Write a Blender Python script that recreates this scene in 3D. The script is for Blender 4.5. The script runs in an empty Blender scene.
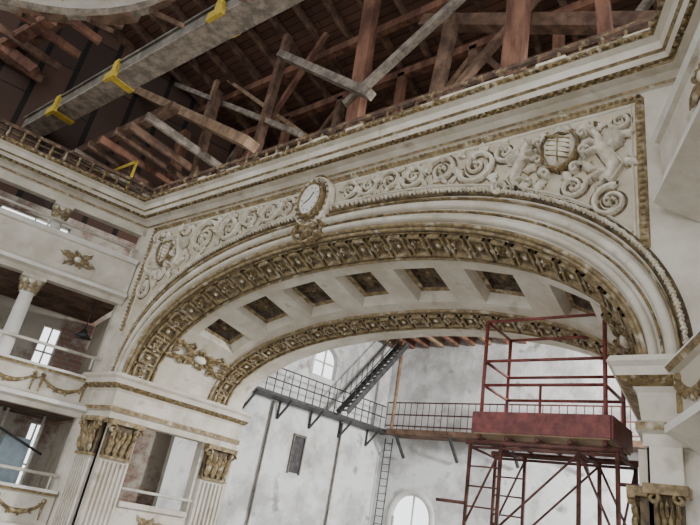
import bpy, math, random
import numpy as np
from mathutils import Vector, Matrix
random.seed(7)
ZC=8.0
# ---------------------------------------------------------------- materials
MATS={}
def newmat(name):
    m=bpy.data.materials.new(name);m.use_nodes=True
    nt=m.node_tree;b=nt.nodes['Principled BSDF'];MATS[name]=m
    return m,nt,b
def noise_mat(name,c1,c2,scale=3,rough=.8,bump=.3,metal=0,detail=6,lo=.4,hi=.62,c3=None,s3=12,bscale=20,stretch=None,p3=.55):
    m,nt,b=newmat(name);N=nt.nodes;L=nt.links
    tc=N.new('ShaderNodeTexCoord');mp=N.new('ShaderNodeMapping')
    L.new(tc.outputs['Object'],mp.inputs[0])
    if stretch: mp.inputs['Scale'].default_value=stretch
    n=N.new('ShaderNodeTexNoise');n.inputs['Scale'].default_value=scale;n.inputs['Detail'].default_value=detail;n.inputs['Roughness'].default_value=.65
    L.new(mp.outputs[0],n.inputs['Vector'])
    r=N.new('ShaderNodeValToRGB');r.color_ramp.elements[0].position=lo;r.color_ramp.elements[1].position=hi
    r.color_ramp.elements[0].color=(*c1,1);r.color_ramp.elements[1].color=(*c2,1)
    L.new(n.outputs['Fac'],r.inputs[0]);col=r.outputs[0]
    if c3:
        n3=N.new('ShaderNodeTexNoise');n3.inputs['Scale'].default_value=s3;n3.inputs['Detail'].default_value=6
        L.new(mp.outputs[0],n3.inputs['Vector'])
        r3=N.new('ShaderNodeValToRGB');r3.color_ramp.elements[0].position=p3;r3.color_ramp.elements[1].position=p3+.13
        L.new(n3.outputs['Fac'],r3.inputs[0])
        mx=N.new('ShaderNodeMix');mx.data_type='RGBA';mx.inputs[7].default_value=(*c3,1)
        L.new(r3.outputs[0],mx.inputs[0]);L.new(col,mx.inputs[6]);col=mx.outputs[2]
    L.new(col,b.inputs['Base Color'])
    b.inputs['Roughness'].default_value=rough;b.inputs['Metallic'].default_value=metal
    if bump:
        nb=N.new('ShaderNodeTexNoise');nb.inputs['Scale'].default_value=bscale;nb.inputs['Detail'].default_value=5
        L.new(mp.outputs[0],nb.inputs['Vector'])
        bp=N.new('ShaderNodeBump');bp.inputs['Strength'].default_value=bump;bp.inputs['Distance'].default_value=.03
        L.new(nb.outputs['Fac'],bp.inputs['Height']);L.new(bp.outputs[0],b.inputs['Normal'])
    return m
noise_mat('plaster',(.50,.455,.37),(.67,.63,.55),.8,.75,.15,c3=(.41,.36,.28),s3=2.2,p3=.60)
noise_mat('plaster_panel',(.43,.375,.275),(.56,.50,.395),1.5,.8,.2)
noise_mat('plaster_relief',(.50,.44,.34),(.74,.69,.58),4,.7,.2)
noise_mat('plaster_pale',(.62,.60,.56),(.78,.76,.71),1,.8,.15)
noise_mat('gold',(.065,.043,.02),(.29,.205,.085),7,.6,.5,metal=.15,lo=.35,hi=.6,c3=(.46,.39,.27),s3=9,p3=.54)
noise_mat('gold_soft',(.15,.105,.05),(.34,.255,.13),6,.65,.4,metal=.05,c3=(.50,.45,.34),s3=4,p3=.56)
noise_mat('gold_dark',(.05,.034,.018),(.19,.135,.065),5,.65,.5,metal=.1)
noise_mat('band',(.11,.085,.05),(.29,.24,.16),6,.8,.4)
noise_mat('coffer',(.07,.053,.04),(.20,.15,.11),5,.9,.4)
noise_mat('wood_red',(.10,.043,.028),(.27,.13,.08),2,.85,.4,stretch=(1,1,.3))
noise_mat('wood_rail',(.06,.035,.025),(.17,.10,.06),3,.85,.4,c3=(.32,.24,.13),s3=5)
noise_mat('wood_brown',(.08,.045,.03),(.22,.13,.085),2,.85,.4)
noise_mat('wood_grey',(.15,.125,.10),(.34,.285,.23),3,.85,.4)
noise_mat('wood_tan',(.20,.125,.075),(.38,.255,.16),2.5,.85,.3)
noise_mat('beam_grey',(.10,.088,.07),(.22,.195,.16),2,.8,.3)
noise_mat('steel_red',(.11,.02,.018),(.23,.052,.042),4,.55,.2)
noise_mat('steel_brown',(.06,.024,.02),(.15,.055,.042),4,.6,.2)
noise_mat('steel_dark',(.03,.03,.035),(.08,.075,.07),4,.6,.2)
noise_mat('steel_blue',(.32,.42,.48),(.42,.52,.58),4,.5,.1)
noise_mat('yellow',(.42,.29,.03),(.58,.42,.05),4,.6,.2)
noise_mat('pipe_white',(.55,.52,.45),(.72,.69,.6),4,.5,.1)
noise_mat('black',(.01,.01,.01),(.03,.03,.03),4,.5,.1)
noise_mat('plywood',(.35,.24,.14),(.5,.38,.25),2,.8,.1)
noise_mat('floor_mat',(.27,.25,.22),(.37,.35,.31),1,.9,.2)
noise_mat('cloth',(.62,.60,.55),(.8,.79,.75),3,.9,.2)
noise_mat('whitewash',(.50,.50,.49),(.80,.81,.81),.55,.95,.8,detail=10,lo=.40,hi=.56,c3=(.33,.32,.30),s3=1.3,bscale=6,p3=.60)
def brick_mat(name,c1,c2,mo,plaster=None,amt=.5,scale=1.0,ns=.5,rot=(math.pi/2,0,0)):
    m,nt,b=newmat(name);N=nt.nodes;L=nt.links
    tc=N.new('ShaderNodeTexCoord');mp=N.new('ShaderNodeMapping');mp.inputs['Rotation'].default_value=rot
    L.new(tc.outputs['Object'],mp.inputs[0])
    br=N.new('ShaderNodeTexBrick');br.inputs['Scale'].default_value=scale
    br.inputs['Brick Width'].default_value=.5;br.inputs['Row Height'].default_value=.18;br.inputs['Mortar Size'].default_value=.018
    br.inputs['Color1'].default_value=(*c1,1);br.inputs['Color2'].default_value=(*c2,1);br.inputs['Mortar'].default_value=(*mo,1)
    L.new(mp.outputs[0],br.inputs['Vector']);col=br.outputs['Color']
    if plaster:
        n=N.new('ShaderNodeTexNoise');n.inputs['Scale'].default_value=ns;n.inputs['Detail'].default_value=8;n.inputs['Roughness'].default_value=.7
        L.new(tc.outputs['Object'],n.inputs['Vector'])
        r=N.new('ShaderNodeValToRGB');r.color_ramp.elements[0].position=amt-.06;r.color_ramp.elements[1].position=amt+.06
        L.new(n.outputs['Fac'],r.inputs[0])
        mx=N.new('ShaderNodeMix');mx.data_type='RGBA';mx.inputs[7].default_value=(*plaster,1)
        L.new(r.outputs[0],mx.inputs[0]);L.new(col,mx.inputs[6]);col=mx.outputs[2]
    L.new(col,b.inputs['Base Color']);b.inputs['Roughness'].default_value=.9
    bp=N.new('ShaderNodeBump');bp.inputs['Strength'].default_value=.3;bp.inputs['Distance'].default_value=.03
    L.new(br.outputs['Fac'],bp.inputs['Height']);bp.invert=True;L.new(bp.outputs[0],b.inputs['Normal'])
brick_mat('brick_red',(.22,.13,.10),(.28,.17,.13),(.26,.22,.19),(.48,.44,.37),.48,ns=.7)
def plank_mat(name,c1,c2,w,rot,mort=.015):
    m,nt,b=newmat(name);N=nt.nodes;L=nt.links
    tc=N.new('ShaderNodeTexCoord');mp=N.new('ShaderNodeMapping');mp.inputs['Rotation'].default_value=rot
    L.new(tc.outputs['Object'],mp.inputs[0])
    br=N.new('ShaderNodeTexBrick');br.inputs['Brick Width'].default_value=4;br.inputs['Row Height'].default_value=w;br.inputs['Mortar Size'].default_value=mort;br.inputs['Scale'].default_value=1
    br.inputs['Color1'].default_value=(*c1,1);br.inputs['Color2'].default_value=(*c2,1);br.inputs['Mortar'].default_value=(.01,.008,.006,1)
    L.new(mp.outputs[0],br.inputs['Vector']);L.new(br.outputs['Color'],b.inputs['Base Color']);b.inputs['Roughness'].default_value=.9
plank_mat('roof_boards',(.17,.085,.058),(.095,.05,.036),.3,(0,0,0))
plank_mat('wall_boards',(.10,.052,.036),(.05,.03,.022),.35,(math.pi/2,0,math.pi/2),.03)
# ---------------------------------------------------------------- mesh builder
def empty(name):
    o=bpy.data.objects.new(name,None);bpy.context.collection.objects.link(o);return o
class MB:
    def __init__(s): s.v=[];s.f=[];s.m=[];s.mats=[];s.sm=[]
    def mi(s,name):
        if name not in s.mats:s.mats.append(name)
        return s.mats.index(name)
    def add(s,vs,fs,mat,smooth=False):
        o=len(s.v);k=s.mi(mat)
        s.v.extend([tuple(v) for v in vs])
        for f in fs:
            s.f.append(tuple(i+o for i in f));s.m.append(k);s.sm.append(smooth)
    def quad(s,a,b,c,d,mat): s.add([a,b,c,d],[(0,1,2,3)],mat)
    def box(s,x0,x1,y0,y1,z0,z1,mat):
        s.mbox(lambda a,b,h:(a,b,h),x0,x1,y0,y1,z0,z1,mat)
    def mbox(s,M,a0,a1,b0,b1,h0,h1,mat):
        vs=[M(a,b,h) for a in(a0,a1) for b in(b0,b1) for h in(h0,h1)]
        s.add(vs,[(0,1,3,2),(4,6,7,5),(0,4,5,1),(2,3,7,6),(0,2,6,4),(1,5,7,3)],mat)
    def beam(s,p,q,w,h,mat,up=(0,0,1)):
        p=Vector(p);q=Vector(q);d=(q-p).normalized();u=Vector(up)
        if abs(d.dot(u))>.97:u=Vector((0,1,0))
        a=d.cross(u).normalized()*w/2;b=a.cross(d).normalized()*h/2
        vs=[c+i*a+j*b for c in(p,q) for i in(-1,1) for j in(-1,1)]
        s.add(vs,[(0,1,3,2),(4,6,7,5),(0,4,5,1),(2,3,7,6),(0,2,6,4),(1,5,7,3)],mat)
    def tube(s,pts,r,mat,n=8,closed=False):
        pts=[Vector(p) for p in pts];vs=[];k=len(pts)
        for i,p in enumerate(pts):
            if closed:d=pts[(i+1)%k]-pts[i-1]
            else:d=pts[min(i+1,k-1)]-pts[max(i-1,0)]
            d.normalize();u=Vector((0,0,1))
            if abs(d.dot(u))>.95:u=Vector((0,1,0))
            a=d.cross(u).normalized();b=a.cross(d)
            rr=r[i] if isinstance(r,(list,tuple)) else r
            for j in range(n):
                t=2*math.pi*j/n;vs.append(p+rr*(math.cos(t)*a+math.sin(t)*b))
        fs=[]
        for i in range(k if closed else k-1):
            for j in range(n):
                fs.append((i*n+j,i*n+(j+1)%n,((i+1)%k)*n+(j+1)%n,((i+1)%k)*n+j))
        if not closed: fs.append(tuple(range(n))[::-1]);fs.append(tuple(range((k-1)*n,k*n)))
        s.add(vs,fs,mat,True)
    def strip(s,M,pts,w,h,mat):
        k=len(pts);vs=[]
        for i,(x,z) in enumerate(pts):
            a=pts[min(i+1,k-1)];b=pts[max(i-1,0)];dx,dz=a[0]-b[0],a[1]-b[1];l=math.hypot(dx,dz) or 1
            nx,nz=-dz/l,dx/l
            ww=w[i] if isinstance(w,list) else w;hh=h[i] if isinstance(h,list) else h
            for o,q in((-1,0),(-.7,.7),(0,1),(.7,.7),(1,0)):
                vs.append(M(x+nx*ww*o,z+nz*ww*o,hh*q))
        fs=[(i*5+j,i*5+j+1,(i+1)*5+j+1,(i+1)*5+j) for i in range(k-1) for j in range(4)]
        s.add(vs,fs,mat,True)
    def blob(s,M,x,z,rx,rz,h,mat,n=8,ang=0):
        vs=[];c,sn=math.cos(ang),math.sin(ang)
        for e,hh in((1,0),(.8,.6),(.45,.9)):
            for j in range(n):
                t=2*math.pi*j/n;a,b=rx*e*math.cos(t),rz*e*math.sin(t)
                vs.append(M(x+a*c-b*sn,z+a*sn+b*c,h*hh))
        vs.append(M(x,z,h));fs=[]
        for r in range(2):
            for j in range(n): fs.append((r*n+j,r*n+(j+1)%n,(r+1)*n+(j+1)%n,(r+1)*n+j))
        for j in range(n): fs.append((2*n+j,2*n+(j+1)%n,3*n))
        s.add(vs,fs,mat,True)
    def leaf(s,M,x,z,ang,L,W,bend,H,mat,n=9,rim=None):
        def strip(scale,hk,mt,off):
            px,pz=x,z;a=ang;vs=[]
            for i in range(n+1):
                t=i/n;a=ang+bend*t
                w=W*scale*(math.sin(math.pi*min(1,t*.93+.05))**.7)*(1+.32*math.cos(t*math.pi*6))*(1-.25*t)
                nx,nz=-math.sin(a),math.cos(a)
                vs.append(M(px+nx*w,pz+nz*w,off))
                vs.append(M(px+nx*w*.5,pz+nz*w*.5,off+hk*.75*math.sin(math.pi*(.1+.8*t))))
                vs.append(M(px,pz,off+hk*.45*math.sin(math.pi*(.1+.8*t))))
                vs.append(M(px-nx*w*.5,pz-nz*w*.5,off+hk*.75*math.sin(math.pi*(.1+.8*t))))
                vs.append(M(px-nx*w,pz-nz*w,off))
                px+=math.cos(a)*L/n;pz+=math.sin(a)*L/n
            s.add(vs,[(i*5+j,i*5+j+1,(i+1)*5+j+1,(i+1)*5+j) for i in range(n) for j in range(4)],mt,True)
        if rim: strip(1.6,.01,rim,.02)  # gilt leaf edge, doubling as a painted shadow outline
        strip(1,H,mat,.03)
    def sweep(s,path,prof,mats,caps=True):
        k=len(path);offs=[]
        for i in range(k):
            ns=[]
            for a,b in((i-1,i),(i,i+1)):
                if a>=0 and b<k:
                    d=Vector((path[b][0]-path[a][0],path[b][1]-path[a][1])).normalized();ns.append(Vector((d.y,-d.x)))
            if len(ns)==1:offs.append(ns[0])
            else:
                m=(ns[0]+ns[1]).normalized();offs.append(m/max(.3,m.dot(ns[0])))
        P=len(prof);g=[[(path[i][0]+offs[i].x*p,path[i][1]+offs[i].y*p,z) for p,z in prof] for i in range(k)]
        for i in range(k-1):
            for j in range(P-1):
                mt=mats if isinstance(mats,str) else mats[j]
                s.add([g[i][j],g[i+1][j],g[i+1][j+1],g[i][j+1]],[(0,1,2,3)],mt)
        if caps:
            for q in(g[0],g[-1]): s.add(q,[tuple(range(P))],mats if isinstance(mats,str) else mats[0])
    def obj(s,name,parent=None):
        me=bpy.data.meshes.new(name)
        me.from_pydata([(x,y,z+ZC) for x,y,z in s.v],[],s.f)
        for m in s.mats: me.materials.append(MATS[m])
        me.polygons.foreach_set('material_index',s.m);me.polygons.foreach_set('use_smooth',s.sm)
        me.update();o=bpy.data.objects.new(name,me);bpy.context.collection.objects.link(o)
        if parent:o.parent=parent
        return o
def plate(name,outer,holes,M,thick,mat,parent=None):
    cu=bpy.data.curves.new(name,'CURVE');cu.dimensions='2D';cu.fill_mode='BOTH';cu.extrude=thick/2
    for poly in [outer]+holes:
        sp=cu.splines.new('POLY');sp.points.add(len(poly)-1)
        for i,(a,b) in enumerate(poly): sp.points[i].co=(a,b,0,1)
        sp.use_cyclic_u=True
    tmp=bpy.data.objects.new(name+'_t',cu);bpy.context.collection.objects.link(tmp)
    dg=bpy.context.evaluated_depsgraph_get()
    me=bpy.data.meshes.new_from_object(tmp.evaluated_get(dg));bpy.data.objects.remove(tmp)
    for v in me.vertices:
        p=M(v.co.x,v.co.y,v.co.z-thick/2);v.co=(p[0],p[1],p[2]+ZC)
    me.materials.clear();me.materials.append(MATS[mat]);me.name=name
    o=bpy.data.objects.new(name,me);bpy.context.collection.objects.link(o)
    if parent:o.parent=parent
    return o
# ---------------------------------------------------------------- dimensions (z=0 here is 8 m above the floor)
YF=10.0;XL,XR=-18.8,-1.15;CX=-9.7
SP=.28;cs,sn=math.cos(SP),math.sin(SP);cr,sr=math.cos(.45),math.sin(.45)
def FM(x,z,h): return (x,YF-h,z)
def LM(s_,z,h): return (XL-sn*s_+cs*h, YF-cs*s_-sn*h, z)
def RM(s_,z,h): return (XR+sr*s_-cr*h, YF-cr*s_-sr*h, z)
def sup(t,a,b,n):
    c=math.cos(t);s_=math.sin(t)
    return (-a*math.copysign(abs(c)**(2/n),c), b*abs(s_)**(2/n))
BASE=3.1
def arc(a,crown,n=2.15,N=80,base=BASE,t0=0,t1=math.pi):
    return [(CX+sup(t0+(t1-t0)*i/N,a,crown-base,n)[0],base+sup(t0+(t1-t0)*i/N,a,crown-base,n)[1]) for i in range(N+1)]
ST=[(10,7.5,6.87),(11,7.4,6.47),(13.1,7.2,6.0),(14,7.08,5.74),(14.7,7.08,5.74)]
def S(t,y,off=0):
    for (y0,a0,c0),(y1,a1,c1) in zip(ST,ST[1:]):
        if y<=y1+1e-6:
            k=(y-y0)/(y1-y0);a=a0+(a1-a0)*k;c=c0+(c1-c0)*k;break
    x,z=sup(t,a,c-BASE,2.15)
    nx,nz=-x/a**2,-z/(c-BASE)**2;l=math.hypot(nx,nz)
    return (CX+x+off*nx/l,y,BASE+z+off*nz/l)
# ---------------------------------------------------------------- walls
ar=arc(7.5,6.87)
plate('wall_front',[(XL,-8),(CX-7.5,-8)]+ar+[(CX+7.5,-8),(XR,-8),(XR,9.5),(XL,9.5)],[],lambda a,b,h:(a,YF-h,b),.35,'plaster')
ach=empty('proscenium_arch')
mb=MB()
n_=2.15
def t_of(off,a=7.28): 
    c=min(1,abs(off)/a)**(n_/2);t=math.acos(c)
    return t if off<0 else math.pi-t
offs=[-5.68,-3.98,-2.08,-.1,1.85,3.9,5.75]
cells=[(t_of(o-(.62 if abs(o)<5 else .42)),t_of(o+(.62 if abs(o)<5 else .42))) for o in offs]
tb=[0]
def fill(a,b,n):return [a+(b-a)*i/n for i in range(1,n+1)]
prev=0
marks=[]
for a,b in cells:
    tb+=fill(prev,a,max(2,int((a-prev)/.05)));i0=len(tb)-1
    tb+=fill(a,b,1);marks.append((i0,i0+1));prev=b
tb+=fill(prev,math.pi,12)
cof=set(i for i,_ in marks)
yb=[10,10.5,11,11.35,12.8,13.1,13.5,14,14.7]
for i in range(len(tb)-1):
    for j in range(len(yb)-1):
        t0,t1,y0,y1=tb[i],tb[i+1],yb[j],yb[j+1]
        if i in cof and j==3:
            o=[S(t0,y0),S(t1,y0),S(t1,y1),S(t0,y1)];e=.012
            q=[S(t0+e,y0+.1,-.25),S(t1-e,y0+.1,-.25),S(t1-e,y1-.1,-.25),S(t0+e,y1-.1,-.25)]
            for k in range(4): mb.quad(o[k],o[(k+1)%4],q[(k+1)%4],q[k],'plaster')
            e2=.03;q2=[S(t0+e2,y0+.22,-.28),S(t1-e2,y0+.22,-.28),S(t1-e2,y1-.22,-.28),S(t0+e2,y1-.22,-.28)]
            for k in range(4): mb.quad(q[k],q[(k+1)%4],q2[(k+1)%4],q2[k],'gold_soft')
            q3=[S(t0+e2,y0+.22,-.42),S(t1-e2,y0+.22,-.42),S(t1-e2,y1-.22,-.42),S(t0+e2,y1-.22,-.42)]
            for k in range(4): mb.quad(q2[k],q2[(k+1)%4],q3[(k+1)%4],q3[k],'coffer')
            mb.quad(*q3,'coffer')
            tm=(t0+t1)/2;ym=(y0+y1)/2
            def CM(a,b,h,tm=tm,ym=ym): return S(tm+a/6.2,ym+b,-.42+h)
            for kk in range(8):
                an=kk*math.pi/4;mb.leaf(CM,0.04*math.cos(an),.04*math.sin(an),an,.3 if kk%2 else .38,.09,0,.08,'gold_dark')
            mb.blob(CM,0,0,.1,.1,.14,'gold_soft')
        else:
            mb.quad(S(t0,y0),S(t1,y0),S(t1,y1),S(t0,y1),'band' if j in(0,1,6) else 'plaster')
mb.obj('coffered_soffit',ach)
mb=MB()
def band(y0,y1,ncell):
    T=[.02+(math.pi-.04)*i/160 for i in range(161)]
    for yy,r,mt in((y0,.05,'gold_soft'),(y1,.05,'gold_soft'),(y0+.12,.025,'gold'),(y1-.12,.025,'gold')):
        mb.tube([S(t,yy,.02) for t in T],r,mt,6)
    P=[S(t,y0) for t in T];L=[0]
    for a,b in zip(P,P[1:]):L.append(L[-1]+(Vector(b)-Vector(a)).length)
    tt=np.interp(np.linspace(0,L[-1],ncell+1),L,T)
    w=(y1-y0)-.3;ym=(y0+y1)/2
    for i in range(ncell):
        ta,tz=tt[i],tt[i+1];tm=(ta+tz)/2;dl=L[-1]/ncell
        def BM(a,b,h): return S(tm+a*(tz-ta)/dl,ym+b,h)
        hw=dl/2-.05
        for a0,a1,b0,b1 in((-hw,hw,w/2-.05,w/2),(-hw,hw,-w/2,-w/2+.05),(-hw,-hw+.06,-w/2,w/2),(hw-.06,hw,-w/2,w/2)):
            mb.mbox(BM,a0,a1,b0,b1,0,.10,'gold_soft')
        if i%2: 
            for an in range(6): mb.leaf(BM,0,0,an*math.pi/3,hw*.55,.07,.3,.07,'gold',5)
            mb.blob(BM,0,0,.08,.08,.1,'plaster_relief')
        else:
            for sg in(-1,1):
                for kk in(-1,0,1): mb.leaf(BM,0,0,(0 if sg>0 else math.pi)+kk*.7,hw*.75,.06,kk*.6,.07,'gold',5)
                mb.strip(BM,[(sg*(.06+.13*(1-t)*math.cos(t*7)+.12),.13*(1-t)*math.sin(t*7)) for t in np.linspace(0,.9,12)],.022,.08,'plaster_relief')
band(10.06,10.95,32);band(13.2,13.95,30)
mb.obj('gilt_bands',ach)
mb=MB()
def amould(a,cr_,n,w,h,mat,N=110,t0=0,t1=math.pi):
    mb.strip(FM,arc(a,cr_,n,N,t0=t0,t1=t1),w,h,mat)
amould(7.54,6.91,2.15,.045,.08,'gold_soft')
amould(7.66,7.04,2.2,.08,.15,'plaster')
amould(7.80,7.2,2.25,.025,.08,'gold')
amould(7.93,7.35,2.3,.10,.12,'plaster')
amould(8.04,7.49,2.35,.025,.12,'gold_soft')
pts=arc(8.15,7.66,2.4,230)
mb.strip(FM,pts,.1,.1,'gold_dark')
for i,(x,z) in enumerate(pts):
    if x<XR-.1 and x>XL+.05: mb.blob(FM,x,z,.07,.05,.17,'plaster_relief',6,ang=i)
mb.obj('archivolt',ach)
mb=MB()
for sg in(0,1):
    tm=.40 if sg==0 else math.pi-.40
    def BM(a,b,h,tm=tm,sg=sg): return S(tm+(a if sg==0 else -a)/5.2,12.1+b,h)
    mb.blob(BM,0,0,.2,.26,.16,'plaster_relief',12)
    for k in range(12):
        an=k*2*math.pi/12;mb.leaf(BM,.2*math.cos(an),.25*math.sin(an),an,.28+.14*abs(math.sin(an)),.10,.8*(1 if k%2 else -1),.1,'gold',7)
    for s1 in(-1,1):
        for s2 in(-1,1):
            pts=[(s2*(.02+.24*math.sin(t*2.4)),s1*(.35+.7*t)) for t in np.linspace(0,1,14)]
            mb.strip(BM,pts,.045,.1,'gold')
            for q in pts[2::3]: mb.leaf(BM,q[0],q[1],math.pi/2*s1+s2*.9*-s1,.38,.11,s2*s1*1.2,.1,'gold',6)
            c=(s2*.38,s1*.6);mb.strip(BM,[(c[0]+.2*(1-t)*math.cos(t*9),c[1]+.2*(1-t)*math.sin(t*9)) for t in np.linspace(0,.9,18)],.04,.1,'gold')
        mb.leaf(BM,0,s1*.85,s1*math.pi/2,.32,.14,0,.1,'gold')
mb.obj('foot_ornaments',ach)
# ---------------------------------------------------------------- frieze panel with scrollwork
TOPZ=8.62;PXL,PXR=-18.15,-2.1
def rope(x):
    a=8.15;o=min(.999,abs(x-CX)/a);return BASE+(7.66-BASE)*(1-o**2.4)**(1/2.4)
fp=empty('frieze_panel')
mb=MB()
xs_=np.linspace(PXL,PXR,90)
for a,b in zip(xs_,xs_[1:]):
    za,zb=(max(rope(q),4.6 if q<-12 else 3) for q in(a,b));mb.quad(FM(a,za,.012),FM(b,zb,.012),FM(b,TOPZ,.012),FM(a,TOPZ,.012),'plaster_panel')
def beadline(p,q,st=.13,r=.07):
    n=max(2,int(math.dist(p,q)/st))
    mb.strip(FM,[p,q],.09,.07,'gold_soft')
    for i in range(n+1):
        t=i/n;mb.blob(FM,p[0]+(q[0]-p[0])*t,p[1]+(q[1]-p[1])*t,r,r*.8,.13,'gold_soft',6)
beadline((PXL,TOPZ),(PXR,TOPZ));beadline((PXR,TOPZ),(PXR,rope(PXR)+.1));beadline((PXL,TOPZ),(PXL,4.8))
mb.strip(FM,[(PXL+.15,5),(PXL+.15,TOPZ-.15),(PXR-.15,TOPZ-.15),(PXR-.15,rope(PXR-.15)+.15)],.03,.05,'plaster')
mb.strip(FM,[(x,rope(x)+.18) for x in np.linspace(PXL+.5,PXR-.2,70)],.03,.05,'plaster')
mb.obj('panel_border',fp)
def volute(mb,cx,cz,r,a0,dr,nl=None,turns=1.5):
    pts=[];N=44
    for i in range(N+1):
        t=i/N;rr=r*(.84*(1-t)**.85+.14);an=a0+dr*t*2*math.pi*turns
        pts.append((cx+rr*math.cos(an),cz+rr*math.sin(an)))
    w=[.02+.06*r*(1-i/N)+.012 for i in range(N+1)]
    mb.strip(lambda a,b,h:FM(a,b,h*.15+.015),pts,[q*2.1 for q in w],.05,'gold_dark')  # wider gilt edging, darkened so it also paints the scroll's shadow
    mb.strip(FM,pts,w,[k*2.4+.03 for k in w],'plaster_relief')
    nl=nl or max(6,int(9*min(1,r/.45)))
    for k in range(nl):
        i=int(k*N*.6/nl);px,pz=pts[i];t=i/N
        tg=math.atan2(pts[i+1][1]-pz,pts[i+1][0]-px)
        L=r*(.66-.3*t)*random.uniform(.9,1.15)
        side=1 if k%2 else -1
        if side>0: L*=.7
        mb.leaf(FM,px,pz,tg-dr*side*.6,L,L*.22,dr*side*1.5,.15,'plaster_relief',rim='gold')
    for k in range(6):
        an=k*math.pi/3+.3;mb.leaf(FM,cx,cz,an,r*.3,r*.11,.2,.16,'gold_soft' if k%2 else 'plaster_relief',5)
    mb.blob(FM,cx,cz,r*.11,r*.11,.22,'plaster_relief')
    return pts
def beast(mb,x,z,d,s):
    """rampant winged supporter in relief, facing direction d"""
    G=lambda a,b,h:FM(x+d*a*s,z+b*s,h)
    body=[(-.05,-.75),(-.16,-.5),(-.16,-.25),(-.04,0),(.08,.2),(.10,.42),(.2,.58)]
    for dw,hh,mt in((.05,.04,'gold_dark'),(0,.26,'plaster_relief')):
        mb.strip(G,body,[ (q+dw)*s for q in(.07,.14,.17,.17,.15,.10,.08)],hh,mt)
    mb.blob(G,.24,.64,.13*s,.10*s,.3,'plaster_relief',10,ang=.3)
    mb.leaf(G,.3,.64,-.3,.16,.05,-.8,.28,'plaster_relief',5);mb.leaf(G,.18,.7,2.0,.16,.05,0,.25,'gold',5)
    for (a,b,c,e) in((.05,.2,.38,.32),(.02,.05,.36,.05),(-.08,-.5,.22,-.62),(-.14,-.55,.08,-.85)):
        mb.strip(G,[(a,b),((a+c)/2,(b+e)/2+.08),(c,e)],[.07*s,.05*s,.03*s],.24,'plaster_relief')
        for q in(-.4,0,.4): mb.leaf(G,c,e,q-.3,.12,.03,0,.2,'plaster_relief',4)
    for k in range(6): mb.leaf(G,-.02,.12,1.7+k*.24,.62-.05*k,.085,.5,.22,'plaster_relief',8,rim='gold')
    tail=[(-.1-.28*math.sin(t),-.7+.22*t-.05*math.cos(3*t)) for t in np.linspace(0,3,16)]
    mb.strip(G,tail,.035,.16,'plaster_relief');mb.leaf(G,tail[-1][0],tail[-1][1],1.4,.22,.09,1,.18,'plaster_relief',rim='gold')
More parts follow.
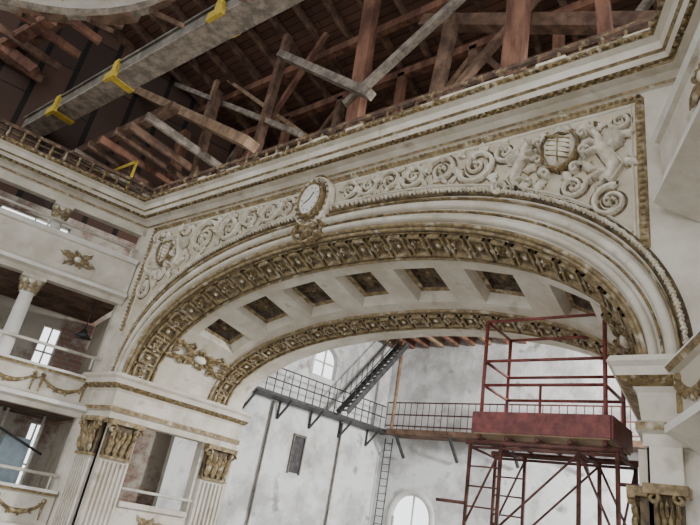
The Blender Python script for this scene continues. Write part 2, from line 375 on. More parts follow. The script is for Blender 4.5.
def rinceau(x0,x1,name,big,vols,beasts):
    mb=MB();sg=1 if x1>x0 else -1;x=x0;up=1;prev=None
    while True:
        g=(TOPZ-.17)-(rope(x+sg*.4)+.2)
        r=min(.5*g,.74);cx=x+sg*r*1.05
        if (cx+sg*r-x1)*sg>.05:break
        hi=TOPZ-.2;lo=rope(cx)+.22;mid=(lo+hi)/2
        cz=mid+up*max(0,(hi-lo)/2-r)*.5
        a0=math.pi if sg>0 else 0
        dr=sg if up<0 else -sg
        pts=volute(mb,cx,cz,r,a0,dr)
        if prev:
            p=prev;q=pts[0]
            cv=[(p[0]+(q[0]-p[0])*t,p[1]+(q[1]-p[1])*t-up*.15*r*math.sin(math.pi*t)) for t in np.linspace(0,1,9)]
            mb.strip(FM,cv,.05,.12,'plaster_relief')
        for (ax,az) in ((cx+sg*r*1.0,mid+.36*(hi-lo)),(cx+sg*r*1.0,mid-.36*(hi-lo)),(cx,lo if up>0 else hi)):
            if az>hi-.08 or az<rope(ax)+.3: 
                az=min(hi-.12,max(az,rope(ax)+.34))
            rr=min(.17,.3*r)
            for k in range(3): mb.leaf(FM,ax,az,random.uniform(0,6.28),rr*1.9,rr*.5,random.choice((-1,1))*1.2,.1,'plaster_relief',6,rim='gold')
        prev=(cx+sg*r*.8,cz-up*r*.45);x=cx+sg*r*1.03;up=-up
    bx,bz=big
    def ok(px,pz): return rope(px)+.3<pz<TOPZ-.3 and PXL+.35<px<PXR-.3
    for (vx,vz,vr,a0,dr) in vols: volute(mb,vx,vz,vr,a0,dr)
    for b in beasts: beast(mb,*b)
    for k in range(46):
        an=k*2.4;d=.5+.045*k;px,pz=bx+d*.75*math.cos(an),bz+d*.85*math.sin(an)
        if not ok(px,pz) or any(math.hypot(px-v[0],pz-v[1])<v[2]*.9 for v in vols):continue
        if abs(px-bx)>1.0 and (px-bx)*sg<0: continue
        mb.leaf(FM,px,pz,an+.9*(-1)**k,.36,.10,(-1)**k*-1.6,.14,'plaster_relief',rim='gold')
    sh=[(.0,-.46),(.22,-.34),(.33,-.1),(.34,.18),(.27,.36),(.12,.33),(0,.38),(-.12,.33),(-.27,.36),(-.34,.18),(-.33,-.1),(-.22,-.34),(0,-.46)]
    n=len(sh)-1;o=[FM(bx+a,bz+b,.05) for a,b in sh[:n]]+[FM(bx+a*.9,bz+b*.9,.2) for a,b in sh[:n]]+[FM(bx+a*.5,bz+b*.5,.27) for a,b in sh[:n]]+[FM(bx,bz,.29)]
    mb.add(o,[(i+r_*n,(i+1)%n+r_*n,(i+1)%n+(r_+1)*n,i+(r_+1)*n) for r_ in(0,1) for i in range(n)]+[(2*n+i,2*n+(i+1)%n,3*n) for i in range(n)],'plaster_relief',True)
    mb.strip(FM,[(bx+a*1.05,bz+b*1.05) for a,b in sh],.04,.26,'gold')
    for k in range(-2,3):
        mb.strip(lambda a,b,h:FM(a,b,.25+h),[(bx-.24,bz+k*.12+.12),(bx+.24,bz+k*.12-.08)],.015,.04,'gold_soft')
    mb.strip(lambda a,b,h:FM(a,b,.26+h),[(bx,bz+.3),(bx,bz-.36)],.02,.04,'gold_soft')
    # mantling scrolls and crown round the shield
    for s1 in(-1,1):
        for (ox,oz,rr) in((.44,.30,.13),(.46,-.12,.12),(.3,-.5,.13)):
            mb.strip(FM,[(bx+s1*(ox+rr*(1-t)*math.cos(t*8)),bz+oz+rr*(1-t)*math.sin(t*8)) for t in np.linspace(0,.9,14)],.035,.22,'plaster_relief')
    for k in range(5): mb.leaf(FM,bx,bz+.38,math.pi/2+(k-2)*.45,.32,.08,(k-2)*.3,.24,'plaster_relief',6,rim='gold')
    mb.obj(name,fp)
rinceau(-9.5,-4.5,'scrollwork_right',(-3.6,7.72),[(-2.65,6.35,.36,1.2,1),(-3.35,6.85,.25,0,-1),(-2.45,8.15,.2,3.1,1),(-4.85,8.1,.26,0,-1),(-4.9,7.2,.2,2,1)],[(-2.75,7.45,-1,.92),(-4.45,7.62,1,.78)])
rinceau(-11.15,PXL+1.9,'scrollwork_left',(-16.9,7.45),[(-17.6,6.2,.36,1.5,1),(-17.0,6.7,.22,0,-1),(-17.85,8.2,.2,0,1),(-16.2,8.2,.2,1,-1)],[(-17.6,7.4,1,.8),(-16.15,7.45,-1,.72)])
md=empty('wall_clock');mb=MB();mx,mz=-10.35,7.98
def MM(a,b,h):return (mx+a,YF-.05-h,mz+b)
mb.blob(MM,0,0,.5,.62,.22,'gold_soft',24)
vs=[MM(.37*math.cos(t),.47*math.sin(t),.27) for t in np.linspace(0,2*math.pi,32,endpoint=False)];mb.add(vs,[tuple(range(32))],'plaster_pale')
ov=lambda rx,rz,n=40:[(rx*math.cos(t),rz*math.sin(t)) for t in np.linspace(0,2*math.pi,n+1)]
mb.strip(MM,ov(.39,.49),.05,.34,'gold');mb.strip(MM,ov(.60,.74),.06,.2,'plaster_relief')
for k in range(44):
    t=k*2*math.pi/44;mb.leaf(MM,.5*math.cos(t),.62*math.sin(t),t+.9,.2,.06,.5,.25,'gold_soft' if k%2 else 'plaster_relief',5)
for k in range(12):
    t=k*math.pi/6;p,q=(.30*math.cos(t),.38*math.sin(t)),(.25*math.cos(t),.32*math.sin(t));mb.strip(lambda a,b,h:MM(a,b,.27+h),[q,p],.012,.015,'gold_dark')
mb.strip(lambda a,b,h:MM(a,b,.28+h),[(0,0),(.12,.2)],.014,.015,'black');mb.strip(lambda a,b,h:MM(a,b,.28+h),[(0,0),(-.2,-.12)],.012,.015,'black')
for k in range(9):
    an=-math.pi/2+(k-4)*.28;mb.leaf(MM,0,-.66,an,.55-.05*abs(k-4),.1,(k-4)*.1,.25,'gold')
    mb.leaf(MM,0,.62,-an,.28,.07,0,.22,'gold',5)
for sg in(-1,1):
    mb.strip(MM,[(sg*(.25+.25*math.sin(t)),-.7-.12*t+.1*math.cos(t)) for t in np.linspace(0,5,16)],.05,.2,'gold')
mb.obj('clock_face_and_frame',md)
# ---------------------------------------------------------------- cornice
pathC=[LM(14,0,0)[:2],(XL,YF),(XR,YF),RM(9,0,0)[:2]]
mb=MB()
mb.sweep(pathC,[(0,8.74),(.05,8.76),(.08,8.82),(.22,8.9),(.40,8.93),(.42,8.98),(.5,9.0),(.56,9.1),(.62,9.14),(.66,9.3),(.78,9.36),(.82,9.42),(.82,9.5),(0,9.5)],
 ['plaster','gold_soft','plaster','plaster','gold','gold','plaster','gold_soft','plaster','plaster','gold','gold','wood_brown'])
def path_beads(h,z,st,rx,mat='gold_soft'):
    for fn,s0,s1 in((lambda u:LM(u,z,h),.5,14),(lambda u:RM(u,z,h),.5,9)):
        n=int((s1-s0)/st)
        for i in range(n):
            p=fn(s0+i*st)
            mb.tube([(p[0],p[1],p[2]-rx*.6),(p[0],p[1],p[2]+rx*.6)],[rx,rx*.5],mat,6)
    n=int((XR-XL-1.0)/st)
    for i in range(n):
        x=XL+.5+i*st;mb.tube([(x,YF-h,z-rx*.6),(x,YF-h,z+rx*.6)],[rx,rx*.5],mat,6)
path_beads(.47,8.97,.17,.06,'gold');path_beads(.82,9.42,.2,.065,'gold')
rnd=random.Random(3);x=XL+.6
while x<XR-.9:
    l=rnd.uniform(.2,.7);mb.box(x,x+l,YF-.8+rnd.uniform(0,.1),YF-.2,9.5,9.5+rnd.uniform(.02,.14),'plaster_relief');x+=l
mb.obj('trim_1')
mb=MB()
def rail(M,a0,a1):
    mb.mbox(M,a0,a1,9.5,9.66,.40,.55,'wood_rail')
    mb.beam(M(a0,10.12,.45),M(a1,10.12,.45),.10,.12,'wood_rail');mb.beam(M(a0,9.88,.45),M(a1,9.88,.45),.06,.06,'gold_dark')
    a=a0
    while a<=a1:
        c=M(a,0,.45);mb.tube([(c[0],c[1],z) for z in(9.62,9.7,9.8,9.95,10.08)],[.05,.035,.065,.03,.05],'gold_soft' if int(a*7)%3==0 else 'wood_rail',6);a+=.45
rail(FM,XL+.4,XR-.5);rail(LM,.3,14);rail(RM,.3,9)
mb.obj('cornice_railing')
# ---------------------------------------------------------------- springing entablature
for nm,path in(('trim_2',[(XL,YF),(CX-7.5,YF),(CX-7.0,14),(CX-7.0,14.8)]),('trim_3',[(CX+7.0,14.8),(CX+7.0,14),(CX+7.5,YF),(XR,YF)])):
    mb=MB()
    mb.sweep(path,[(0,3.25),(.45,3.22),(.5,3.12),(.42,3.05),(.38,2.92),(.30,2.86),(.16,2.8),(.1,2.72),(.06,2.3),(.14,2.26),(.14,2.14),(.05,2.1),(.05,1.92),(0,1.9)],
     ['plaster','plaster','plaster','plaster','gold','gold','plaster','plaster','plaster','gold_soft','plaster','plaster','plaster'])
    mb.obj(nm)
# ---------------------------------------------------------------- pilasters
def pilaster(M,cx,w,ztop,zbot,name,hc=1.05):
    mb=MB();z0=ztop-hc;q=hc/1.05
    mb.mbox(M,cx-w/2,cx+w/2,zbot,z0,0,.10,'plaster')
    if ztop<1.8: mb.mbox(M,cx-w/2-.05,cx+w/2+.05,ztop,1.9,0,.14,'plaster')
    n=6
    for i in range(n+1):
        a=cx-w/2+w*i/n*.98+.01*w;mb.mbox(M,a-.025,a+.025,zbot+.4,z0-.15,.10,.16,'plaster')
    mb.mbox(M,cx-w/2-.03,cx+w/2+.03,z0-.08,z0,0,.2,'gold_soft')
    mb.mbox(M,cx-w/2-.02,cx+w/2+.02,z0,ztop-.14,0,.14,'gold_dark')
    mb.mbox(M,cx-w/2-.12,cx+w/2+.12,ztop-.14,ztop,0,.32,'gold_soft')
    for row,(zz,k,LL) in enumerate(((z0,4,.5*q),(z0+.3*q,5,.48*q))):
        for i in range(k):
            a=cx-w/2+w*(i+.5)/k
            def LMM(u,v,h): return M(u,v,.14+h+.25*max(0,(v-zz))**1.5)
            mb.leaf(LMM,a,zz,math.pi/2,LL,w/k*.48,0,.12,'gold' if row else 'gold_soft',7)
    for sg in(-1,1):
        vc=(cx+sg*(w/2),ztop-.28*q)
        mb.strip(lambda u,v,h:M(u,v,.2+h),[(vc[0]+.16*q*(1-t)*math.cos(t*9)*sg,vc[1]+.16*q*(1-t)*math.sin(t*9)) for t in np.linspace(0,.9,20)],.035,.12,'gold_soft')
    return mb.obj(name)
def RevL(a,b,h): 
    k=(a-YF)/4;return (CX-7.5+.5*min(1,k)+h,a,b)
def RevR(a,b,h):
    k=(a-YF)/4;return (CX+7.5-.5*min(1,k)-h,a,b)
pilaster(FM,-17.72,.8,1.9,-8,'fluted_pilaster')
pilaster(RevL,10.5,.85,1.9,-8,'fluted_pilaster');pilaster(RevL,14.05,1.0,1.9,-8,'fluted_pilaster')
pilaster(FM,-1.92,.34,1.35,-8,'fluted_pilaster',.7);pilaster(RevR,10.5,.6,1.35,-8,'fluted_pilaster',.7);pilaster(RevR,14.05,1.0,1.9,-8,'fluted_pilaster')
for nm,RV in(('wall_reveal_left',RevL),('wall_reveal_right',RevR)):
    plate(nm,[(10,-8),(14.8,-8),(14.8,3.2),(10,3.2)],[[(11.05,-.35),(13.4,-.35),(13.4,1.9),(11.05,1.9)],[(11.05,-4.5),(13.4,-4.5),(13.4,-1.6),(11.05,-1.6)]],RV,.3,'plaster')
def ornament_parapet(mb,M,s0,s1,ztop,zbot,kind,pitch=1.5):
    L=s1-s0;zm=(ztop+zbot)/2;n=max(1,int(L/pitch))
    for i in range(n):
        a=s0+(i+.5)*L/n
        if kind=='cart':
            for k in range(12):
                an=k*2*math.pi/12;mb.leaf(M,a+.12*math.cos(an),zm+.08*math.sin(an),an,.18+.34*abs(math.cos(an))**2,.07,.6*(-1)**k,.08,'gold_soft',6)
            mb.blob(M,a,zm,.14,.12,.12,'plaster_relief')
        else:
            w=L/n*.42
            pts=[(a+w*u,zm+.18-.30*(1-u*u)) for u in np.linspace(-1,1,15)]
            mb.strip(M,pts,[.03+.05*(1-abs(u)) for u in np.linspace(-1,1,15)],.08,'gold')
            for u in pts[::2]: mb.leaf(M,u[0],u[1],random.uniform(3.5,6),.15,.05,.3,.08,'gold',4)
            for sg in(-1,1): mb.strip(M,[(a+sg*w,zm+.25),(a+sg*w,zm-.28)],[.05,.02],.07,'gold');mb.blob(M,a+sg*w,zm+.24,.08,.08,.1,'gold')
bp=empty('theatre_box_parapet');mb=MB()
mb.mbox(RevL,11.05,13.4,-.45,-.3,-.3,.12,'plaster');ornament_parapet(mb,RevL,11.1,13.3,-.45,-1.4,'cart')
mb.mbox(RevR,11.05,13.4,-.45,-.3,-.3,.12,'plaster')
mb.obj('cap_and_ornament',bp)
mb=MB();mb.tube([RevL(10.9,.05,.05),RevL(13.5,.05,.05)],.045,'pipe_white');mb.tube([RevL(10.95,-.3,.05),RevL(10.95,.05,.05)],.035,'pipe_white');mb.tube([RevL(13.4,-.3,.05),RevL(13.4,.05,.05)],.035,'pipe_white')
mb.obj('pipe_handrail')
# ---------------------------------------------------------------- side walls with box tiers
TIERS=[(7.4,5.86,'cart'),(3.1,1.95,'gar'),(-.36,-1.6,'gar'),(-4.2,-5.5,'cart')]
for side,M,LEN,E in(('left',LM,14,0),('right',RM,9,.45)):
    def pth(h):
        p=[M(LEN,0,h)[:2],M(0,0,h)[:2]]
        return p[::-1] if side=='right' else p
    path=pth(0)
    ws=empty('theatre_box_tiers')
    for zt,zb,kind in TIERS:
        mb=MB()
        mb.sweep(path,[(-.25,zt),(.30+E,zt),(.34+E,zt-.08),(.28+E,zt-.16),(.2+E,zt-.2),(.18+E,zb+.35),(.24+E,zb+.28),(.36+E,zb+.22),(.36+E,zb+.1),(.2+E,zb+.02),(.1+E*.6,zb-.12),(-.25,zb-.12-E*.6)],
           ['plaster_pale','plaster_pale','gold_soft' if kind=='gar' else 'plaster_pale','plaster','plaster','plaster','plaster','plaster_pale','plaster','plaster','plaster'])
        mb.sweep(path,[(-4,zb+.1),(-.2,zb+.1),(-.2,zb-.1),(-4,zb-.1)],'wood_brown')
        def PM(a,b,h,M=M): return M(a,b,.19+E+h)
        ornament_parapet(mb,PM,.15,LEN-.2,zt-.2,zb+.3,kind,2.9 if kind=='cart' else 1.5)
        mb.obj('parapet',ws)
    mb=MB()
    mb.sweep(path,[(0,8.74),(0,8.45),(-.3,8.45),(-.3,8.74)],'plaster')
    mb.mbox(M,-.1,.12,-8,8.7,-.4,.0,'plaster')
    if side=='right':
        mb.mbox(M,.12,4,7.4,8.74,-.2,-.02,'plaster');mb.mbox(M,.12,4,3.1,5.9,-.2,-.02,'plaster')
    mb.obj('wall_strip',ws)
    for (z0,z1,r) in((5.96,8.45,.2),(2.05,5.74,.24),(-1.5,1.83,.26),(-5.4,-1.72,.26)):
        k=2.85
        while k<LEN:
            mb=MB();c=M(k,0,-.22);P=lambda zz:(c[0],c[1],zz)
            mb.tube([P(z0),P(z0+.15),P(z0+.2),P(z1-.6),P(z1-.55)],[r*1.3,r*1.3,r,r*.86,r*1.05],'plaster_pale',16)
            mb.tube([P(z1-.55),P(z1-.3),P(z1-.12)],[r*.9,r*1.1,r*1.5],'plaster_relief',12)
            for j in range(8):
                an=j*math.pi/4
                def CM2(a,b,h,an=an): 
                    rr=r*.95+h+.35*max(0,b-(z1-.55))**1.6;an2=an+a/r
                    return (c[0]+rr*math.cos(an2),c[1]+rr*math.sin(an2),b)
                mb.leaf(CM2,0,z1-.55,math.pi/2,.4,.09,0,.06,'gold_soft',6)
            mb.mbox(M,k-r*1.5,k+r*1.5,z1-.12,z1,-.22-r*1.5,-.22+r*1.5,'plaster')
            mb.obj('box_column',ws);k+=2.85
    mb=MB()
    for z in(7.78,3.75,.05):
        mb.tube([M(0.1,z,.1),M(LEN,z,.1)],.05,'pipe_white')
        k=.3
        while k<LEN: mb.tube([M(k,z-.4,.1),M(k,z,.1)],.03,'pipe_white',6);k+=2.8
    mb.obj('pipe_handrail')
def OM(a,b,h): return LM(a,b,h-4.0)
def rect(a0,a1,b0,b1):return [(a0,b0),(a1,b0),(a1,b1),(a0,b1)]
def arched(a0,a1,b0,b1,n=10):
    r=(a1-a0)/2;return [(a0,b0),(a1,b0)]+[(a0+r+r*math.cos(t),b1-r+r*math.sin(t)) for t in np.linspace(0,math.pi,n)]
wins=[rect(.9,1.6,3.2,5.2),rect(2.0,4.6,8.45,9.15),rect(.3,.8,-1.2,1.7),rect(3.4,4.6,-1.2,1.7),rect(3.8,5,3.5,5.4),rect(8,9,3.5,5.4)]
plate('wall_left',rect(-7,16,-8,9.6),wins,OM,.3,'brick_red')
plate('wall_attic_left',rect(-12,16,9.6,19),[],OM,.3,'wall_boards')
for i,w in enumerate(wins):
    mb=MB();a0,a1=w[0][0],w[1][0];b0,b1=w[0][1],w[2][1]
    for x0,x1,y0,y1 in((a0,a0+.06,b0,b1),(a1-.06,a1,b0,b1),(a0,a1,b0,b0+.06),(a0,a1,b1-.06,b1),((a0+a1)/2-.03,(a0+a1)/2+.03,b0,b1),(a0,a1,(b0+b1)/2-.03,(b0+b1)/2+.03)):
        mb.mbox(OM,x0,x1,y0,y1,-.2,-.1,'pipe_white')
    mb.obj('window_%d'%(i+1))
mb=MB();mb.mbox(LM,-.3,-.15,2.05,5.7,-3.8,-.3,'plaster_panel');mb.mbox(LM,5.6,5.75,2.05,5.7,-3.8,-.3,'plaster_panel');mb.mbox(LM,-.3,-.15,-1.5,1.8,-3.8,-.3,'plaster_panel');mb.obj('wall_box_partition')
mb=MB();mb.mbox(LM,.9,1.7,-1.4,1.0,-2.6,-1.9,'steel_blue')
for q in(.75,1.9,2.1): mb.tube([LM(q,-1.5,-1.8),LM(q,1.8,-1.8)],.05,'pipe_white')
mb.tube([LM(.5,.6,-1.5),LM(2.4,1.3,-1.5)],.04,'steel_dark');mb.obj('duct_box')
mb=MB();p=LM(.75,4.55,-.5)
mb.tube([p,(p[0],p[1],5.7)],.02,'black',6);mb.tube([(p[0],p[1],4.7),(p[0],p[1],4.55),(p[0],p[1],4.4)],[.06,.14,.3],'black',14);mb.obj('pendant_lamp')
# ---------------------------------------------------------------- roof
mb=MB();dz=lambda y:17+.25*(16-y)
mb.quad((-40,-12,dz(-12)),(8,-12,dz(-12)),(8,22,dz(22)),(-40,22,dz(22)),'roof_boards')
x=-39
while x<7: mb.beam((x,-12,dz(-12)-.25),(x,22,dz(22)-.25),.15,.4,'wood_brown');x+=1.3
y=-10
while y<22: mb.beam((-40,y,dz(y)-.6),(8,y,dz(y)-.6),.25,.35,'wood_red');y+=3.2
mb.obj('ceiling')
mb=MB();mb.box(-30,4,22,22.3,9.8,16,'wall_boards');mb.obj('wall_attic')
MEM=[((-10.9,11,17.9),(-10.5,11,11.0),.5,.35,'wood_red'),((-5.2,11,17.5),(-5.3,11,10.4),.55,.4,'wood_red'),((-6.0,10.8,15.7),(-10.9,10.8,12.3),.25,.22,'wood_grey'),
((-14.7,10.6,16),(-9.7,10.6,12.1),.30,.28,'wood_grey'),((-15.1,11,17.5),(-15.1,11,10.8),.26,.3,'wood_brown'),((-20.1,11.5,17.6),(-20,11.5,15),.2,.2,'wood_tan'),((-9.2,12,16.2),(-1.4,12,12.2),.4,.45,'wood_brown'),
((-7.7,11.5,15.2),(-8.0,11.5,11.2),.38,.3,'wood_brown'),((-24.2,9.6,17.3),(-13.5,9.6,10.7),.5,.35,'wood_tan'),((-24.3,11,19),(-12.9,11,11.9),.2,.2,'wood_grey'),((-20.4,11,14.4),(-20,11,10.6),.45,.35,'wood_red'),
((-20.0,12,18),(-13.5,12,12.6),.16,.16,'wood_tan'),((-3.2,11,16),(-2.9,11,10.2),.3,.3,'wood_red'),((-3,11.4,16.5),(-7.6,11.4,11.6),.22,.22,'wood_brown'),
((-13.2,11.3,17),(-16.8,11.3,10.8),.16,.2,'wood_red'),((-18.2,10.6,15.5),(-17.8,10.6,10.5),.3,.3,'wood_brown')]
mb=MB()
for p,q,w,h,m in MEM: mb.beam(p,q,w,h,m)
mb.obj('roof_truss')
for yy,zb in((14.2,12.6),(17.5,13.2),(4.8,15.0)):
    mb=MB();x=-27;k=0;zt=dz(yy)-.8
    mb.beam((-30,yy,zb),(4,yy,zb),.35,.4,'wood_brown');mb.beam((-30,yy,zt),(4,yy,zt),.3,.35,'wood_red')
    while x<3:
        mb.beam((x,yy,zb),(x,yy,zt),.3,.3,'wood_red' if k%2 else 'wood_brown')
        mb.beam((x,yy+.2,zb if k%2 else zt),(x+3.1,yy+.2,zt if k%2 else zb),.22,.22,('wood_brown','wood_grey','wood_tan')[k%3]);x+=3.1;k+=1
    mb.obj('roof_truss')
mb=MB();x=-25.5;k=0
while x<-16.5:
    mb.beam((x,7.6,11.5+.1*(k%2)),(x+.2*math.sin(k*2.3),11.6,11.5),.12,.30,('wood_brown','wood_red','wood_brown','wood_brown','wood_grey')[k%5]);x+=.95;k+=1
x=-27
while x<-17:
    mb.beam((x,-2,14.6),(x+.3,6.0,14.6),.16,.3,('wood_brown','wood_red')[int(x)%2]);x+=1.5
mb.beam((-27.5,8.0,11.9),(-16,8.0,11.9),.3,.35,'wood_brown')
mb.beam((-26,1.5,16.5),(-22.5,5.4,14.0),.45,.4,'wood_red');mb.beam((-27,4.2,15.4),(-19.5,4.4,14.4),.4,.4,'wood_red')
mb.tube([(-19.2,8.9,11.2),(-19.2,8.9,9.6)],.05,'yellow',6);mb.tube([(-21.5,8.9,11.2),(-19.2,8.9,11.2)],.05,'yellow',6)
mb.obj('attic_floor_joists')
mb=MB();gp,gq=Vector((-27.5,6.5,12.6)),Vector((-7.5,6.5,12.38))
mb.beam(gp,gq,.62,.5,'beam_grey');mb.beam(gp+Vector((0,0,.30)),gq+Vector((0,0,.30)),.78,.08,'beam_grey');mb.beam(gp-Vector((0,0,.28)),gq-Vector((0,0,.28)),.76,.06,'wood_grey')
for x in(-21.3,-17.3,-12.0):
    z=12.5;mb.box(x,x+.3,6.08,6.92,z-.36,z+.38,'yellow')
    mb.box(x-.1,x+.55,6.0,6.12,z-.5,z-.22,'yellow')
mb.obj('roof_girder')
mb=MB();c=(-10.8,-2.0);rd=random.Random(5)
for i in range(64):
    t0,t1=i*math.pi/32,(i+1)*math.pi/32
    P=lambda r,t,z:(c[0]+r*math.cos(t),c[1]+r*math.sin(t),z)
    ro=6.85+rd.uniform(-.12,.12)
    mb.quad(P(ro,t0,11),P(ro,t1,11),P(6.6,t1,11),P(6.6,t0,11),'wood_brown' if i%3 else 'wood_grey')
    mb.quad(P(ro,t0,11),P(ro,t1,11),P(ro,t1,11.3),P(ro,t0,11.3),'wood_brown')
    mb.quad(P(6.6,t0,11),P(6.6,t1,11),P(6.55,t1,11.2),P(6.55,t0,11.2),'wood_grey')
    mb.quad(P(6.55,t0,11.2),P(6.55,t1,11.2),P(6.35,t1,11.25),P(6.35,t0,11.25),'plaster_pale')
    mb.quad(P(6.35,t0,11.25),P(6.35,t1,11.25),P(0.1,t1,13),P(0.1,t0,13),'cloth')
    if i%2==0: mb.beam(P(6.3,t0,11.2),P(.5,t0,12.7),.06,.06,'yellow')
    if i%3==0: mb.beam(P(ro-.1,t0,10.95),P(ro+1.2,t0+.05,11.9),.1,.12,'wood_brown')
for rr,zz in((6.0,11.25),(5.4,11.42),(4.6,11.65)): mb.tube([P(rr,t,zz) for t in np.linspace(0,2*math.pi,64,endpoint=False)],.04,'yellow',5,closed=True)
mb.obj('dome_ceiling_ring')
# ---------------------------------------------------------------- stage
SL=((-20.6,15.0),(-18.6,26.3));dS=Vector((SL[1][0]-SL[0][0],SL[1][1]-SL[0][1]));LS=dS.length;dS.normalize()
def SM(a,b,h): return (SL[0][0]+dS.x*a+dS.y*h, SL[0][1]+dS.y*a-dS.x*h, b)
def BMk(a,b,h): return (a,26.3-h,b)
plate('wall_stage_left',rect(0,LS,-8,11),[arched(6.1,7.6,6.7,8.25,16)],SM,.3,'whitewash')
plate('wall_back',rect(-18.6,4,-8,11),[arched(-17.5,-15.2,-1.5,2.2,16)],BMk,.3,'whitewash')
mb=MB();mb.strip(SM,[(6.85+.85*math.cos(t),7.5+.85*math.sin(t)) for t in np.linspace(0,math.pi,20)]+[(6.0,6.7)],.1,.1,'plaster_pale');mb.mbox(SM,6.82,6.88,6.7,8.2,-.2,-.12,'pipe_white');mb.mbox(SM,6.1,7.6,7.4,7.46,-.2,-.12,'pipe_white');mb.obj('window_7')
mb=MB()
for x0,x1,y0,y1 in((-21,4,15.2,22),(-21,-13,22,26.6),(-13,-9,25.2,26.6),(-13,-9,22,23.4),(-9,4,22,26.6)): mb.box(x0,x1,y0,y1,9.95,10.05,'roof_boards')
x=-20
while x<4: mb.beam((x,15.2,9.75),(x,26.2,9.75),.18,.4,'wood_red' if int(x*3)%2 else 'wood_tan');x+=.9
mb.beam((-20,21,9.4),(4,21,9.4),.3,.4,'wood_brown')
mb.obj('ceiling_stage')
mb=MB();mb.box(-90,80,-90,80,-8.2,-8,'floor_mat');mb.obj('floor')  # theatre floor, extended far past the walls to block light from below
mb=MB()
for a0,a1,b0,b1 in((-17.5,-17.38,-1.5,1.1),(-15.32,-15.2,-1.5,1.1),(-16.38,-16.32,-1.5,2.1),(-17.5,-15.2,.55,.62)): mb.mbox(BMk,a0,a1,b0,b1,-.25,-.15,'pipe_white')
mb.strip(lambda a,b,h:BMk(a,b,h),[(-17.55,-1.5)]+[(-16.35-1.2*math.cos(t),1.05+1.2*math.sin(t)) for t in np.linspace(0,math.pi,20)]+[(-15.15,-1.5)],.16,.1,'plaster_pale')
mb.obj('window_8')
mb=MB()
for a,b0,b1 in((5.8,2.0,3.6),):
    mb.mbox(SM,a,a+.6,b0,b1,.0,.03,'steel_dark')  # flat dark plate paints the shade inside a recess
    for q in(a-.06,a+.6): mb.mbox(SM,q,q+.06,b0-.06,b1+.06,0,.1,'beam_grey')
    mb.mbox(SM,a-.06,a+.66,b1,b1+.1,0,.12,'beam_grey')
mb.obj('window_9')
mb=MB();mb.tube([SM(1.2,-8,.15),SM(1.2,4.8,.15)],.09,'steel_dark');mb.tube([SM(1.7,-8,.12),SM(1.7,4.8,.12)],.05,'steel_dark');mb.tube([SM(4.2,-8,.12),SM(4.2,4.8,.12)],.05,'beam_grey');mb.tube([SM(8.5,-8,.1),SM(8.5,4.8,.1)],.05,'beam_grey');mb.obj('wall_pipes')
mb=MB();CZ=5.0
mb.mbox(SM,0,LS-.1,CZ-.12,CZ,0.02,1.0,'steel_dark')
k=.3
while k<LS-1:
    mb.tube([SM(k,CZ,1.0),SM(k,CZ+1.1,1.0)],.022,'steel_dark',6);k+=.45
for z in(.55,1.1): mb.tube([SM(0,CZ+z,1),SM(LS-1,CZ+z,1)],.032,'steel_dark',6)
k=.8
while k<LS: mb.beam(SM(k,CZ-.9,.05),SM(k,CZ-.1,.95),.08,.08,'steel_dark');mb.beam(SM(k,CZ-.9,.05),SM(k,CZ,.05),.08,.08,'steel_dark');k+=1.9
mb.obj('stage_catwalk')
mb=MB()
mb.box(-17.5,-2,25.0,26.1,CZ-.25,CZ,'wood_brown')
x=-17.6
while x<-2: mb.tube([(x,25.0,CZ),(x,25.0,CZ+1.3)],.022,'steel_brown',6);x+=.35
for z in(.15,.7,1.3): mb.tube([(-17.6,25,CZ+z),(-2,25,CZ+z)],.035,'steel_brown',6)
for x in(-17,-14,-11,-8,-5): mb.beam((x,26.1,CZ-1.2),(x,25.1,CZ-.2),.12,.12,'steel_dark')
mb.tube([(-17.2,25,CZ),(-17.2,25,9.5)],.09,'wood_tan')
mb.obj('fly_gallery')
mb=MB()
for h in(1.1,1.8):
    mb.beam(SM(7.2,CZ,h),SM(LS-.8,9.5,h),.06,.25,'steel_dark');mb.tube([SM(7.2,CZ+.9,h),SM(LS-1.4,9.7,h)],.03,'steel_dark',6)
    for q in range(1,7):
        a=7.2+(LS-2.2-7.2)*q/7;z=CZ+4.5*(a-7.2)/(LS-8.0);mb.tube([SM(a,z,h),SM(a,z+.95,h)],.02,'steel_dark',5)
for i in range(18):
    t=(i+.5)/18;a=7.2+(LS-.8-7.2)*t;z=CZ+4.5*t;mb.mbox(SM,a-.12,a+.12,z-.02,z+.02,1.1,1.8,'steel_dark')
mb.obj('staircase')
mb=MB()
for x in(-18.2,-17.75): mb.tube([(x,26.05,-8),(x,26.05,CZ-.3)],.03,'steel_dark',6)
z=-7.8
while z<CZ-.4: mb.tube([(-18.2,26.05,z),(-17.75,26.05,z)],.02,'steel_dark',5);z+=.35
mb.obj('wall_ladder')
# ---------------------------------------------------------------- scaffold
sc=empty('scaffold_tower');mb=MB();sx0,sx1,sy0,sy1=-5.95,-3.35,12.0,13.3;pz=2.45;tz=4.95
T=lambda p,q,r=.045,m='steel_red':mb.tube([p,q],r,m,8)
for x in(sx0,sx1):
    for y in(sy0,sy1): T((x,y,pz-.3),(x,y,tz))
for z in(tz,tz-.95,pz+1.0):
    for y in(sy0,sy1): T((sx0,y,z),(sx1,y,z),.035)
    for x in(sx0,sx1): T((x,sy0,z),(x,sy1,z),.035)
T(((sx0+sx1)/2,sy0,pz),((sx0+sx1)/2,sy0,pz+1),.03)
mb.box(sx0-.1,sx1+.1,sy0-.1,sy1+.1,pz-.08,pz,'plywood')
mb.box(sx0-.12,sx1+.12,sy0-.14,sy0-.08,pz-.06,pz+.38,'steel_red');mb.box(sx0-.16,sx0-.1,sy0-.1,sy1,pz-.06,pz+.38,'steel_red');mb.box(sx1+.1,sx1+.16,sy0-.1,sy1,pz-.06,pz+.38,'steel_red')
B='steel_brown'
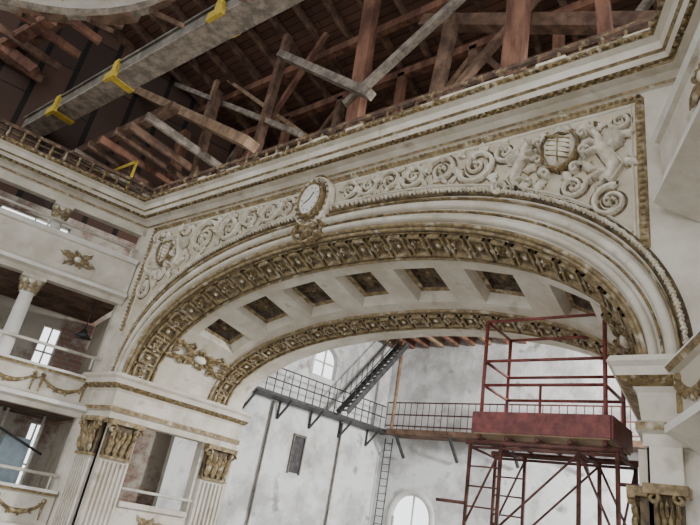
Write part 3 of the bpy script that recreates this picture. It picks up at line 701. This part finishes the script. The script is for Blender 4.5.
for y in(sy0,sy1): T((sx0-.3,y,pz-.25),(sx1+.3,y,pz-.25),.06,B)
for x in(sx0,sx0+.65,(sx0+sx1)/2,sx1-.65,sx1): T((x,sy0-.1,pz-.16),(x,sy1+.1,pz-.16),.05,B)
xs=(sx0-.2,sx0+.5,sx1-.5,sx1+.2)
for x in xs:
    for y in(sy0,sy1): T((x,y,-8),(x,y,pz-.25),.045,B)
z=-8.0;k=0
while z<pz-1.5:
    for y in(sy0,sy1):
        T((xs[0],y,z+1.6),(xs[3],y,z+1.6),.03,B)
        T((xs[0],y,z+.05),(xs[1],y,z+1.6),.025,B);T((xs[3],y,z+.05),(xs[2],y,z+1.6),.025,B)
        if k%2: T((xs[1],y,z+.05),(xs[2],y,z+1.6),.025,B)
        else: T((xs[2],y,z+.05),(xs[1],y,z+1.6),.025,B)
        for q in(.4,.8,1.2): T((xs[0],y,z+q),(xs[1],y,z+q),.018,B)
    for x in xs: T((x,sy0,z+1.6),(x,sy1,z+1.6),.03,B)
    T((xs[0],sy0,z+.05),(xs[0],sy1,z+1.6),.025,B);T((xs[3],sy0,z+.05),(xs[3],sy1,z+1.6),.025,B)
    z+=1.7;k+=1
T((xs[0]-.7,sy0,.95),(xs[0],sy0,.95),.035,B);T((xs[3],sy0,1.6),(xs[3]+.7,sy0,1.6),.035,B);T((xs[3]+.45,sy0+.3,-8),(xs[3]+.45,sy0+.3,2.9),.035,B)
mb.obj('frame',sc)
# ---------------------------------------------------------------- fill light added out of view to brighten the stage, world, camera
wl=empty('stage_fill_light');mb=MB();mb.box(1.0,1.3,19.2,20.8,6.0,7.2,'steel_dark');mb.tube([(1.15,20,-8),(1.15,20,6)],.06,'steel_dark');mb.obj('fill_housing',wl)  # box and pole made up as a body for the added light
ld=bpy.data.lights.new('lamp','AREA');ld.energy=3400;ld.shape='RECTANGLE';ld.size=1.5;ld.size_y=1.1;ld.color=(1,.99,.97)
lo=bpy.data.objects.new('lamp',ld);bpy.context.collection.objects.link(lo);lo.location=(.95,20,6.6+ZC);lo.rotation_euler=(0,math.radians(90),0);lo.parent=wl
w=bpy.data.worlds.new('World');bpy.context.scene.world=w;w.use_nodes=True
bg=w.node_tree.nodes['Background'];bg.inputs[0].default_value=(.94,.965,1,1);bg.inputs[1].default_value=2.65
yaw,pi_,ro=.71989937,.42194382,.18340838
F=np.array([-np.sin(yaw)*np.cos(pi_),np.cos(yaw)*np.cos(pi_),np.sin(pi_)]);R0=np.array([np.cos(yaw),np.sin(yaw),0]);U0=np.cross(R0,F)
R=np.cos(ro)*R0+np.sin(ro)*U0;U=np.cos(ro)*U0-np.sin(ro)*R0
cam=bpy.data.cameras.new('Camera');co=bpy.data.objects.new('Camera',cam);bpy.context.collection.objects.link(co)
cam.sensor_width=36;cam.lens=36*591/700;cam.clip_end=300
co.matrix_world=Matrix(((R[0],U[0],-F[0],0),(R[1],U[1],-F[1],0),(R[2],U[2],-F[2],ZC),(0,0,0,1)))
bpy.context.scene.camera=co
